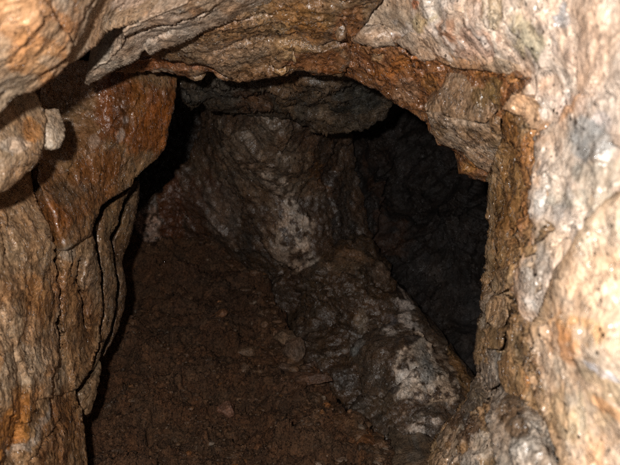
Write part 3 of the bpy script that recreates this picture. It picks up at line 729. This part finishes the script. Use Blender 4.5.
rock('block',
    [(448, 76), (462, 76), (476, 82), (490, 95), (499, 110), (487, 123), (464, 119), (437, 113), (427, 110), (438, 94)],
    [(448, 76, 1.335), (427, 110, 1.44), (440, 112, 1.35), (465, 118, 1.285), (487, 123, 1.235), (499, 110, 1.2), (490, 95, 1.23), (470, 95, 1.295)],
    M_lintel, (0.25, 0.19, 0.135), [(478, 95, 10, 12, 0, (0.24, 0.165, 0.08), 0.8), (445, 95, 6, 14, 15, (0.2, 0.17, 0.14), 0.7)],
    seed=60, fol=-30, amp=(0.005, 0.005, 0.002, 0.0015), thick=0.15, back=(0.2, 0.9, 0.3), chip=0.7, roll=(0.008, 3), step=1.0, flat=True, parent=rust_lintel)
rock('block',
    [(427, 111), (437, 113), (464, 119), (487, 123), (502, 116), (503, 140), (498, 160), (488, 172), (476, 166), (463, 152), (455, 148), (440, 143), (433, 132)],
    [(427, 111, 1.43), (437, 113, 1.345), (464, 119, 1.28), (487, 123, 1.23), (503, 118, 1.2), (500, 155, 1.32), (488, 172, 1.42), (463, 151, 1.42), (440, 143, 1.46), (470, 140, 1.34)],
    M_lintel, (0.30, 0.25, 0.2), [(455, 130, 16, 12, 10, (0.36, 0.31, 0.26), 0.8, 0.1), (478, 152, 14, 10, 0, (0.40, 0.36, 0.31), 0.8, 0.1), (440, 132, 8, 8, 0, (0.22, 0.16, 0.1), 0.8), (495, 130, 6, 16, 0, (0.24, 0.18, 0.11), 0.8), (475, 135, 20, 6, -20, (0.2, 0.15, 0.1), 0.7)],
    seed=61, fol=20, amp=(0.006, 0.005, 0.003, 0.002), thick=0.15, back=(0.2, 0.9, 0.3), chip=0.8, roll=(0.01, 3), step=1.0, flat=True, parent=rust_lintel)

# ------------------------------------------------------------------ right: jamb and pale near wall
JAMB_CTRL = [(490, 190, 1.42), (500, 140, 1.24), (535, 140, 1.02), (535, 220, 1.0), (510, 200, 1.22), (486, 260, 1.42), (515, 270, 1.1), (484, 300, 1.4), (515, 310, 1.06), (476, 350, 1.4), (500, 350, 1.16), (478, 385, 1.4), (440, 440, 1.45), (470, 430, 1.3), (500, 410, 1.14), (500, 465, 1.08), (560, 465, 0.92), (430, 465, 1.45), (450, 530, 1.25), (530, 400, 1.0)]
jamb = thing('rock_jamb', 'brown upright rock jamb forming the right edge of the opening', 'rock', (0, 0, 0))
rock('column',
    [(500, 116), (508, 110), (526, 108), (537, 118), (545, 150), (542, 190), (550, 230), (530, 262), (515, 292), (525, 330), (545, 380), (570, 440), (580, 530), (425, 530), (429, 462), (434, 441), (446, 425), (460, 410), (471, 396), (478, 376), (474, 352), (479, 330), (484, 305), (483, 290), (486, 268), (487, 235), (488, 200), (488, 178), (497, 160)],
    JAMB_CTRL,
    M_jamb, (0.23, 0.165, 0.1),
    [(505, 180, 16, 70, 0, (0.25, 0.14, 0.055), 0.9), (530, 190, 10, 50, 0, (0.38, 0.2, 0.085), 0.9), (495, 230, 8, 60, 0, (0.22, 0.135, 0.06), 0.8), (512, 262, 14, 30, -25, (0.34, 0.22, 0.11), 0.7), (497, 290, 14, 14, 0, (0.3, 0.24, 0.17), 0.7), (490, 310, 8, 22, 0, (0.36, 0.32, 0.28), 0.7), (500, 325, 6, 8, 0, (0.46, 0.33, 0.2), 0.8),
     (485, 350, 12, 24, 0, (0.25, 0.19, 0.12), 0.7), (492, 385, 16, 26, 20, (0.25, 0.225, 0.2), 0.9), (470, 425, 20, 20, 0, (0.09, 0.066, 0.05), 0.9), (465, 455, 24, 12, 0, (0.46, 0.41, 0.36), 0.85, 0.2), (485, 440, 10, 20, 0, (0.4, 0.36, 0.32), 0.7, 0.1), (520, 385, 8, 18, 20, (0.3, 0.15, 0.05), 0.9), (440, 460, 10, 12, 0, (0.34, 0.28, 0.22), 0.7)],
    seed=21, fol=88, amp=(0.024, 0.014, 0.006, 0.003), fac=(11, 26), thick=0.3, back=(0.7, 0.7, 0), chip=2.0, roll=(0.02, 4), folstretch=3.5, folf=40, plate=7,
    cracks=[([(503, 270), (520, 255), (528, 240)], 1.2, 0.02), ([(472, 398), (482, 420), (492, 446), (500, 475)], 1.0, 0.02), ([(478, 372), (490, 392), (500, 404)], 0.8, 0.01)],
    ledges=[([(492, 300), (500, 285), (520, 262), (536, 235)], -0.02, 14), ([(540, 120), (530, 200), (536, 230)], 0.02, 8)],
    parent=jamb)
rock('rib',
    [(469, 398), (475, 392), (482, 396), (489, 414), (497, 437), (508, 466), (525, 520), (498, 520), (486, 455), (477, 424)],
    [(472, 396, 1.36), (485, 420, 1.22), (497, 450, 1.12), (510, 520, 1.0), (480, 430, 1.26), (492, 430, 1.18)],
    M_grey, (0.17, 0.14, 0.105), [], seed=22, fol=-70, amp=(0.006, 0.005, 0.005, 0.003), thick=0.1, back=(0.3, 0.9, 0), chip=0.8, roll=(0.03, 6), parent=jamb, step=1.0)
rock('rock_lump',
    [(494, 428), (497, 416), (503, 408), (512, 405), (522, 413), (532, 424), (545, 438), (556, 462), (566, 530), (510, 530), (503, 462), (497, 445)],
    [(495, 428, 1.06), (512, 406, 1.02), (512, 440, 0.92), (545, 440, 0.88), (530, 500, 0.84), (500, 460, 0.98)],
    M_grey, (0.30, 0.26, 0.22), [(512, 420, 18, 15, 20, (0.10, 0.07, 0.045), 0.95), (525, 452, 24, 14, 0, (0.44, 0.39, 0.34), 0.9, 0.15), (545, 455, 8, 18, 0, (0.42, 0.34, 0.27), 0.7)],
    seed=23, fol=40, amp=(0.02, 0.012, 0.005, 0.003), fac=(12, 30), thick=0.16, back=(0.4, 0.9, 0), chip=1.0, roll=(0.035, 7),
    label='rounded knob of rock, dark above and whitish below, at the bottom right', category='rock')
right_wall, right_d = rock('rock_wall',
    [(352, -70), (346, 10), (353, 41), (375, 44), (397, 40), (425, 56), (465, 64), (500, 70), (524, 76), (516, 90), (504, 107), (526, 113), (540, 130), (541, 160), (537, 190), (532, 205), (542, 225), (532, 250), (516, 276), (514, 290), (523, 302), (525, 330), (518, 350), (530, 370), (542, 400), (555, 430), (565, 470), (572, 530), (690, 530), (690, -70)],
    [(355, 20, 1.46), (353, 41, 1.5), (375, 45, 1.47), (398, 42, 1.44), (430, 57, 1.35), (465, 64, 1.24), (500, 70, 1.13), (527, 78, 1.05), (430, 25, 1.27), (395, 15, 1.38), (465, 35, 1.16), (500, 35, 1.06), (520, 10, 1.0), (520, 100, 1.04), (512, 112, 1.1), (538, 125, 0.99), (560, 60, 0.9), (590, 60, 0.81), (620, 0, 0.74), (620, 100, 0.74), (620, 250, 0.74), (560, 200, 0.9), (538, 200, 0.98), (540, 250, 0.97), (518, 285, 1.06), (560, 300, 0.89), (522, 340, 1.07), (620, 400, 0.74), (560, 420, 0.93), (600, 465, 0.8), (690, 250, 0.62), (690, 530, 0.62), (690, -60, 0.62), (400, -50, 1.28)],
    M_right, (0.56, 0.47, 0.39),
    [(385, 15, 22, 20, 0, (0.36, 0.26, 0.17), 0.8), (415, 4, 6, 5, 0, (0.5, 0.17, 0.06), 0.8), (420, 20, 14, 10, 10, (0.45, 0.36, 0.2), 0.8), (448, 25, 10, 14, 0, (0.42, 0.25, 0.16), 0.8), (452, 38, 7, 7, 0, (0.42, 0.19, 0.09), 0.7), (395, 40, 14, 5, 0, (0.34, 0.33, 0.34), 0.8), (420, 45, 25, 8, 20, (0.45, 0.36, 0.27), 0.6), (480, 45, 25, 14, 10, (0.47, 0.3, 0.22), 0.6),
     (500, 15, 10, 18, 0, (0.33, 0.28, 0.19), 0.8), (530, 45, 16, 22, 10, (0.36, 0.32, 0.22), 0.85), (528, 25, 3, 50, -35, (0.68, 0.6, 0.5), 0.9), (496, 35, 2.5, 40, 8, (0.66, 0.6, 0.52), 0.9), (470, 15, 2, 30, 25, (0.62, 0.56, 0.5), 0.8), (440, 10, 30, 12, 0, (0.62, 0.54, 0.45), 0.6), (575, 40, 14, 30, 0, (0.6, 0.54, 0.49), 0.8), (555, 110, 12, 16, 0, (0.64, 0.56, 0.5), 0.7), (575, 195, 26, 10, 5, (0.36, 0.34, 0.28), 0.7), (608, 165, 10, 8, 0, (0.7, 0.62, 0.54), 0.8), (560, 240, 18, 14, -30, (0.62, 0.48, 0.35), 0.7), (600, 120, 8, 14, 0, (0.48, 0.5, 0.54), 0.7), (583, 125, 14, 16, 0, (0.17, 0.17, 0.165), 0.85, 0.2), (470, 30, 40, 25, 0, (0.45, 0.25, 0.15), 0.6, -0.05), (560, 90, 40, 60, 0, (0.44, 0.27, 0.19), 0.55, -0.08), (600, 200, 40, 60, 0, (0.46, 0.29, 0.18), 0.55, -0.06), (550, 40, 60, 50, 0, (0.33, 0.31, 0.28), 0.6, -0.1), (580, 180, 40, 50, 0, (0.34, 0.33, 0.31), 0.6, -0.1), (440, 30, 50, 30, 0, (0.66, 0.6, 0.54), 0.7, -0.08), (562, 15, 6, 14, 0, (0.38, 0.4, 0.42), 0.8), (595, 60, 24, 60, 0, (0.42, 0.34, 0.28), 0.6), (585, 130, 18, 24, -10, (0.24, 0.24, 0.23), 0.9), (590, 170, 20, 16, 0, (0.32, 0.3, 0.25), 0.7),
     (560, 150, 14, 40, 0, (0.42, 0.35, 0.28), 0.6), (545, 90, 10, 12, 0, (0.46, 0.33, 0.24), 0.7), (570, 105, 5, 20, -30, (0.46, 0.26, 0.13), 0.6), (540, 235, 14, 30, -30, (0.36, 0.27, 0.19), 0.7), (545, 265, 12, 30, -20, (0.27, 0.23, 0.19), 0.85), (533, 305, 8, 7, 0, (0.68, 0.62, 0.55), 0.95), (548, 330, 12, 14, 0, (0.28, 0.22, 0.15), 0.8), (535, 320, 4, 5, 0, (0.6, 0.55, 0.5), 0.8),
     (600, 220, 20, 40, 20, (0.46, 0.39, 0.3), 0.7), (535, 370, 8, 22, 15, (0.34, 0.22, 0.12), 0.8)],
    seed=24, fol=60, fold=0.3, amp=(0.03, 0.010, 0.001, 0.0012), fac=(8, 17), thick=0.4, back=(0.85, 0.5, 0.0), chip=1.6, roll=(0.02, 5), rim=((0.30, 0.17, 0.08), 9, 0.85), folstretch=2.5,
    cracks=[([(548, 145), (552, 180), (549, 210)], 0.8, 0.012), ([(545, 300), (550, 270), (565, 240), (578, 215)], 1.2, 0.02)],
    label='pale brightly lit quartz-streaked rock wall filling the right side', category='rock wall')
rock('rock_shoulder',
    [(527, 356), (535, 337), (548, 305), (560, 280), (575, 258), (592, 232), (620, 200), (690, 150), (690, 530), (578, 530), (566, 470), (553, 430), (540, 400), (530, 374)],
    [(528, 358, 0.97), (555, 300, 0.86), (600, 225, 0.77), (620, 300, 0.73), (580, 350, 0.77), (560, 420, 0.84), (600, 440, 0.76), (690, 300, 0.64), (690, 500, 0.64), (575, 500, 0.8), (560, 360, 0.84)],
    M_right, (0.45, 0.36, 0.27),
    [(580, 330, 26, 18, 0, (0.52, 0.32, 0.15), 0.7), (600, 270, 30, 30, 0, (0.5, 0.4, 0.3), 0.6), (600, 390, 40, 10, -35, (0.32, 0.25, 0.16), 0.7), (565, 345, 14, 20, 0, (0.42, 0.22, 0.1), 0.7), (580, 410, 30, 20, -30, (0.34, 0.28, 0.19), 0.7), (595, 372, 20, 4, -35, (0.56, 0.56, 0.58), 0.8), (605, 415, 30, 5, -40, (0.55, 0.32, 0.16), 0.7), (560, 420, 12, 30, 20, (0.35, 0.25, 0.14), 0.7), (610, 455, 16, 10, 0, (0.45, 0.4, 0.34), 0.7), (590, 380, 70, 80, 0, (0.46, 0.29, 0.16), 0.4, -0.06), (590, 340, 60, 90, 0, (0.34, 0.3, 0.25), 0.6, -0.1)],
    seed=25, fol=-35, amp=(0.024, 0.006, 0.001, 0.0012), fac=(6, 14), thick=0.25, back=(0.85, 0.5, -0.1), chip=1.6, roll=(0.03, 8), rim=((0.30, 0.2, 0.11), 8, 0.7), folstretch=5,
    label='out-of-focus orange-beige rock shoulder in the lower right corner', category='rock')

# broken blocks where the pale wall breaks into the brown rim
def blocks(parent, dfun, mat, items, lift, seed0):
    r = np.random.default_rng(seed0)
    for q, (poly, c) in enumerate(items):
        P = np.array(poly, float); ce = P.mean(0)
        gx_, gy_ = r.uniform(-0.0016, 0.0016, 2)
        ct = [(x, y, float(dfun(np.array([x]), np.array([y]))[0]) - lift + gx_ * (x - ce[0]) + gy_ * (y - ce[1])) for x, y in P]
        rock('block', poly, ct, mat, c, [(ce[0] + r.uniform(-6, 6), ce[1] + r.uniform(-6, 6), 8, 6, r.uniform(0, 90), tuple(np.array(c) * r.uniform(0.55, 1.4)), 0.8, 0.1)],
             seed=seed0 + q, fol=r.uniform(0, 90), amp=(0.008, 0.007, 0.002, 0.0015), fac=(12, 26), thick=0.12, back=(0.5, 0.85, 0.1), chip=0.9, roll=(0.012, 3), step=1.1, flat=True, parent=parent)
blocks(right_wall, right_d, M_right, [
    ([(352, 38), (364, 24), (382, 22), (392, 34), (396, 44), (376, 47)], (0.34, 0.26, 0.19)),
    ([(394, 40), (412, 30), (430, 38), (438, 58), (424, 60), (408, 50)], (0.40, 0.31, 0.23)),
    ([(434, 56), (452, 44), (474, 50), (484, 66), (462, 68), (446, 64)], (0.42, 0.27, 0.16)),
    ([(482, 66), (500, 56), (522, 62), (528, 77), (505, 75)], (0.46, 0.36, 0.26)),
    ([(508, 108), (520, 92), (536, 96), (545, 112), (541, 128), (526, 116)], (0.50, 0.32, 0.19)),
    ([(534, 136), (544, 130), (552, 146), (550, 168), (540, 176), (537, 156)], (0.48, 0.41, 0.35)),
    ([(536, 190), (546, 182), (552, 200), (546, 222), (538, 216), (533, 203)], (0.42, 0.28, 0.17)),
    ([(528, 246), (542, 230), (556, 238), (552, 258), (536, 270), (522, 268)], (0.34, 0.27, 0.2)),
    ([(514, 284), (528, 270), (544, 272), (546, 290), (530, 300), (518, 298)], (0.36, 0.27, 0.19)),
    ([(524, 302), (536, 297), (541, 306), (537, 315), (527, 313)], (0.62, 0.56, 0.5)),
    ([(520, 330), (532, 318), (546, 324), (542, 344), (528, 352)], (0.30, 0.22, 0.14))], 0.005, 300)
jamb_d = tps(JAMB_CTRL)
blocks(jamb, jamb_d, M_grey, [
    ([(436, 442), (448, 427), (462, 424), (470, 440), (462, 456), (444, 460)], (0.24, 0.19, 0.14)),
    ([(446, 462), (462, 457), (478, 462), (484, 500), (450, 510)], (0.40, 0.35, 0.3)),
    ([(462, 410), (471, 398), (478, 404), (484, 424), (474, 436), (464, 424)], (0.13, 0.1, 0.075)),
    ], 0.012, 340)
blocks(jamb, jamb_d, M_grey, [
    ([(478, 356), (490, 350), (502, 362), (504, 384), (492, 392), (480, 374)], (0.28, 0.24, 0.2))], 0.012, 344)
blocks(jamb, jamb_d, M_jamb, [
    ([(486, 306), (496, 296), (508, 300), (512, 318), (500, 330), (488, 324)], (0.36, 0.27, 0.18)),
    ([(482, 332), (494, 328), (506, 336), (500, 350), (484, 350)], (0.26, 0.18, 0.1)),
    ([(500, 364), (514, 356), (526, 372), (528, 394), (514, 402), (504, 388)], (0.3, 0.2, 0.11)),
    ([(490, 284), (500, 270), (512, 272), (508, 290), (496, 296)], (0.34, 0.25, 0.16))], 0.015, 340)

# ------------------------------------------------------------------ loose stones on the floor
def ico(sub):
    t = (1 + 5 ** 0.5) / 2
    v = [(-1, t, 0), (1, t, 0), (-1, -t, 0), (1, -t, 0), (0, -1, t), (0, 1, t), (0, -1, -t), (0, 1, -t), (t, 0, -1), (t, 0, 1), (-t, 0, -1), (-t, 0, 1)]
    f = [(0, 11, 5), (0, 5, 1), (0, 1, 7), (0, 7, 10), (0, 10, 11), (1, 5, 9), (5, 11, 4), (11, 10, 2), (10, 7, 6), (7, 1, 8), (3, 9, 4), (3, 4, 2), (3, 2, 6), (3, 6, 8), (3, 8, 9), (4, 9, 5), (2, 4, 11), (6, 2, 10), (8, 6, 7), (9, 8, 1)]
    v = [np.array(x) / np.linalg.norm(x) for x in v]
    for _ in range(sub):
        c = {}; nf = []
        def mid(a, b):
            k = (min(a, b), max(a, b))
            if k not in c:
                m = v[a] + v[b]; v.append(m / np.linalg.norm(m)); c[k] = len(v) - 1
            return c[k]
        for a, b, d in f:
            ab, bd, da = mid(a, b), mid(b, d), mid(d, a)
            nf += [(a, ab, da), (b, bd, ab), (d, da, bd), (ab, bd, da)]
        f = nf
    return np.array(v), np.array(f)

ICO3 = ico(4); ICO0 = ico(0); ICO1 = ico(1)
def stone_shape(seed, ico_=ICO3, cuts=11):
    r = np.random.default_rng(seed)
    v, f = ico_
    v = v.copy()
    for _ in range(cuts):                     # knock flat faces off a ball
        n = r.normal(size=3); n /= np.linalg.norm(n)
        h = r.uniform(0.42, 0.8)
        d = v @ n - h
        v = v - np.outer(np.clip(d, 0, None), n)
    return v, f

# px, py of the base centre, width, height and depth in metres, turn, colour, label
STONES = [
    (284, 340, 0.17, 0.075, 0.11, 15, (0.19, 0.13, 0.085), 'tan oblong stone, upper one of the pair at the foot of the back wall'),
    (291, 358, 0.12, 0.10, 0.10, 60, (0.15, 0.105, 0.075), 'rounded grey-brown stone just below the tan oblong stone'),
    (228, 409, 0.085, 0.05, 0.06, -10, (0.17, 0.095, 0.065), 'reddish angular stone alone in the middle of the floor'),
    (305, 390, 0.22, 0.055, 0.11, -22, (0.12, 0.07, 0.045), 'long flat brown stone lying along the bank below the pair'),
    (235, 458, 0.038, 0.026, 0.03, 0, (0.34, 0.15, 0.04), 'bright orange pebble near the bottom edge'),
    (222, 323, 0.085, 0.04, 0.06, 5, (0.16, 0.085, 0.045), 'small brown stone higher up the floor, alone'),
    (313, 363, 0.07, 0.04, 0.05, 30, (0.12, 0.085, 0.065), 'small dull stone right of the rounded grey-brown stone'),
    (320, 352, 0.06, 0.04, 0.05, 80, (0.13, 0.09, 0.06), 'small stone touching the brown outcrop above the bank'),
    (320, 458, 0.05, 0.022, 0.035, -20, (0.20, 0.15, 0.11), 'pale flat pebble at the bottom, left of the grey-brown slab'),
    (342, 459, 0.045, 0.02, 0.03, 10, (0.17, 0.13, 0.10), 'second pale flat pebble at the bottom, nearer the slab'),
    (258, 442, 0.03, 0.022, 0.025, 0, (0.2, 0.11, 0.06), 'small reddish pebble right of the orange pebble'),
    (250, 345, 0.12, 0.035, 0.07, 8, (0.12, 0.08, 0.05), 'low flat stone left of the tan oblong stone'),
    (285, 372, 0.06, 0.035, 0.04, 20, (0.14, 0.1, 0.075), 'small pale stone under the rounded grey-brown stone'),
    (300, 402, 0.06, 0.035, 0.04, 50, (0.11, 0.065, 0.04), 'dark stone against the lower side of the long flat stone'),
    (365, 452, 0.09, 0.05, 0.06, 20, (0.16, 0.08, 0.035), 'orange-brown stone at the edge of the bank beside the slab'),
    (245, 378, 0.04, 0.022, 0.03, 0, (0.15, 0.11, 0.08), 'little grey stone in the floor above the reddish angular stone'),
    (182, 396, 0.02, 0.014, 0.016, 0, (0.34, 0.29, 0.23), 'pale speck of a pebble on the bare soil near the rusty face'),
    (201, 420, 0.022, 0.016, 0.018, 0, (0.22, 0.24, 0.24), 'bluish pebble left of the reddish angular stone'),
]
for k, (px, py, w, h, dp, rz, c, label) in enumerate(STONES):
    v, f = stone_shape(100 + k)
    v = v * np.array([w * 0.9, dp, h * 1.15]) * 0.62
    r = math.radians(rz)
    v = v @ np.array([[math.cos(r), math.sin(r), 0], [-math.sin(r), math.cos(r), 0], [0, 0, 1]])
    v = v + np.column_stack([fbm(v * 30 + k, 3, k), fbm(v * 30 + 9 + k, 3, k + 1), fbm(v * 30 + 19 + k, 3, k + 2)]) * min(0.006, h * 0.12)
    q = unproject(px, py, float(floor_d(np.array([px]), np.array([py]))[0]))
    v[:, 2] -= v[:, 2].min() + h * 0.22
    o = make_mesh('stone', v, f, np.zeros((0, 4), int), np.tile(np.array(c), (len(v), 1)), M_stone)
    o.location = q
    o['label'] = label; o['category'] = 'stone'; o['group'] = 'loose stones on the tunnel floor'

# gravel too small to count
rg = np.random.default_rng(5)
n = 5200
nb = 420
gx = rg.uniform(60, 400, n); gy = 230 + 240 * rg.random(n) ** 0.75
fpoly = [(70, 475), (95, 330), (118, 225), (205, 225), (258, 268), (278, 318), (292, 352), (330, 390), (350, 425), (388, 455), (390, 475)]
m = inside(np.column_stack([gx, gy]), fpoly)
gx, gy = gx[m], gy[m]
n0 = len(gx)
edge_line = np.array([(205, 232), (258, 268), (277, 316), (292, 352), (328, 386), (346, 418), (380, 446), (392, 462)], float)
tt = rg.uniform(0, len(edge_line) - 1.001, nb); ti = tt.astype(int)
eb = edge_line[ti] + (edge_line[ti + 1] - edge_line[ti]) * (tt - ti)[:, None]
gx = np.concatenate([gx, eb[:, 0] - np.abs(rg.normal(0, 9, nb)) - 1]); gy = np.concatenate([gy, eb[:, 1] + rg.normal(0, 4, nb)])
cent = unproject(gx, gy, floor_d(gx, gy))
me_f = floor.data
VV, FF, CC = [], [], []
off = 0
for i, c in enumerate(cent):
    s = 0.003 + 0.0045 * rg.pareto(2.6)
    s = min(s, 0.015)
    if i >= n0: s = rg.uniform(0.008, 0.03)
    v, f = stone_shape(2000 + i, ICO0 if s < 0.009 else ICO1, 5)
    v = v * np.array([rg.uniform(0.7, 1.5), rg.uniform(0.7, 1.3), rg.uniform(0.4, 0.9)]) * s
    a = rg.uniform(0, 6.28)
    v = v @ np.array([[math.cos(a), math.sin(a), 0], [-math.sin(a), math.cos(a), 0], [0, 0, 1]])
    VV.append(v + c); FF.append(f + off); off += len(v)
    b = np.array((0.10, 0.062, 0.036)) * rg.uniform(0.6, 1.5)
    if rg.random() < 0.04: b = np.array((0.22, 0.18, 0.14)) * rg.uniform(0.6, 1.2)
    if rg.random() < 0.02: b = np.array((0.22, 0.11, 0.045))
    CC.append(np.tile(b, (len(v), 1)))
V = np.vstack(VV)
# drop the gravel onto the real floor surface
nf = len(me_f.vertices)
fc = np.empty(nf * 3); me_f.vertices.foreach_get('co', fc); fc = fc.reshape(-1, 3)
from mathutils.bvhtree import BVHTree
bv = BVHTree.FromObject(floor, bpy.context.evaluated_depsgraph_get())
k0 = 0
for i, c in enumerate(cent):
    nv = len(VV[i])
    hit = bv.ray_cast(Vector((c[0], c[1], c[2] + 0.4)), Vector((0, 0, -1)))
    if hit[0] is not None:
        V[k0:k0 + nv, 2] += hit[0].z - c[2] + 0.001
    k0 += nv
g = make_mesh('gravel', V, np.vstack(FF), np.zeros((0, 4), int), np.vstack(CC), M_stone, smooth=False)
g['kind'] = 'stuff'; g['label'] = 'fine dark gravel strewn over the tunnel floor'; g['category'] = 'gravel'
for o in [o for o in bpy.data.objects if o.name.startswith('stone') and o.get('category') == 'stone']:
    hit = bv.ray_cast(o.location + Vector((0, 0, 0.4)), Vector((0, 0, -1)))
    if hit[0] is not None:
        o.location.z = hit[0].z
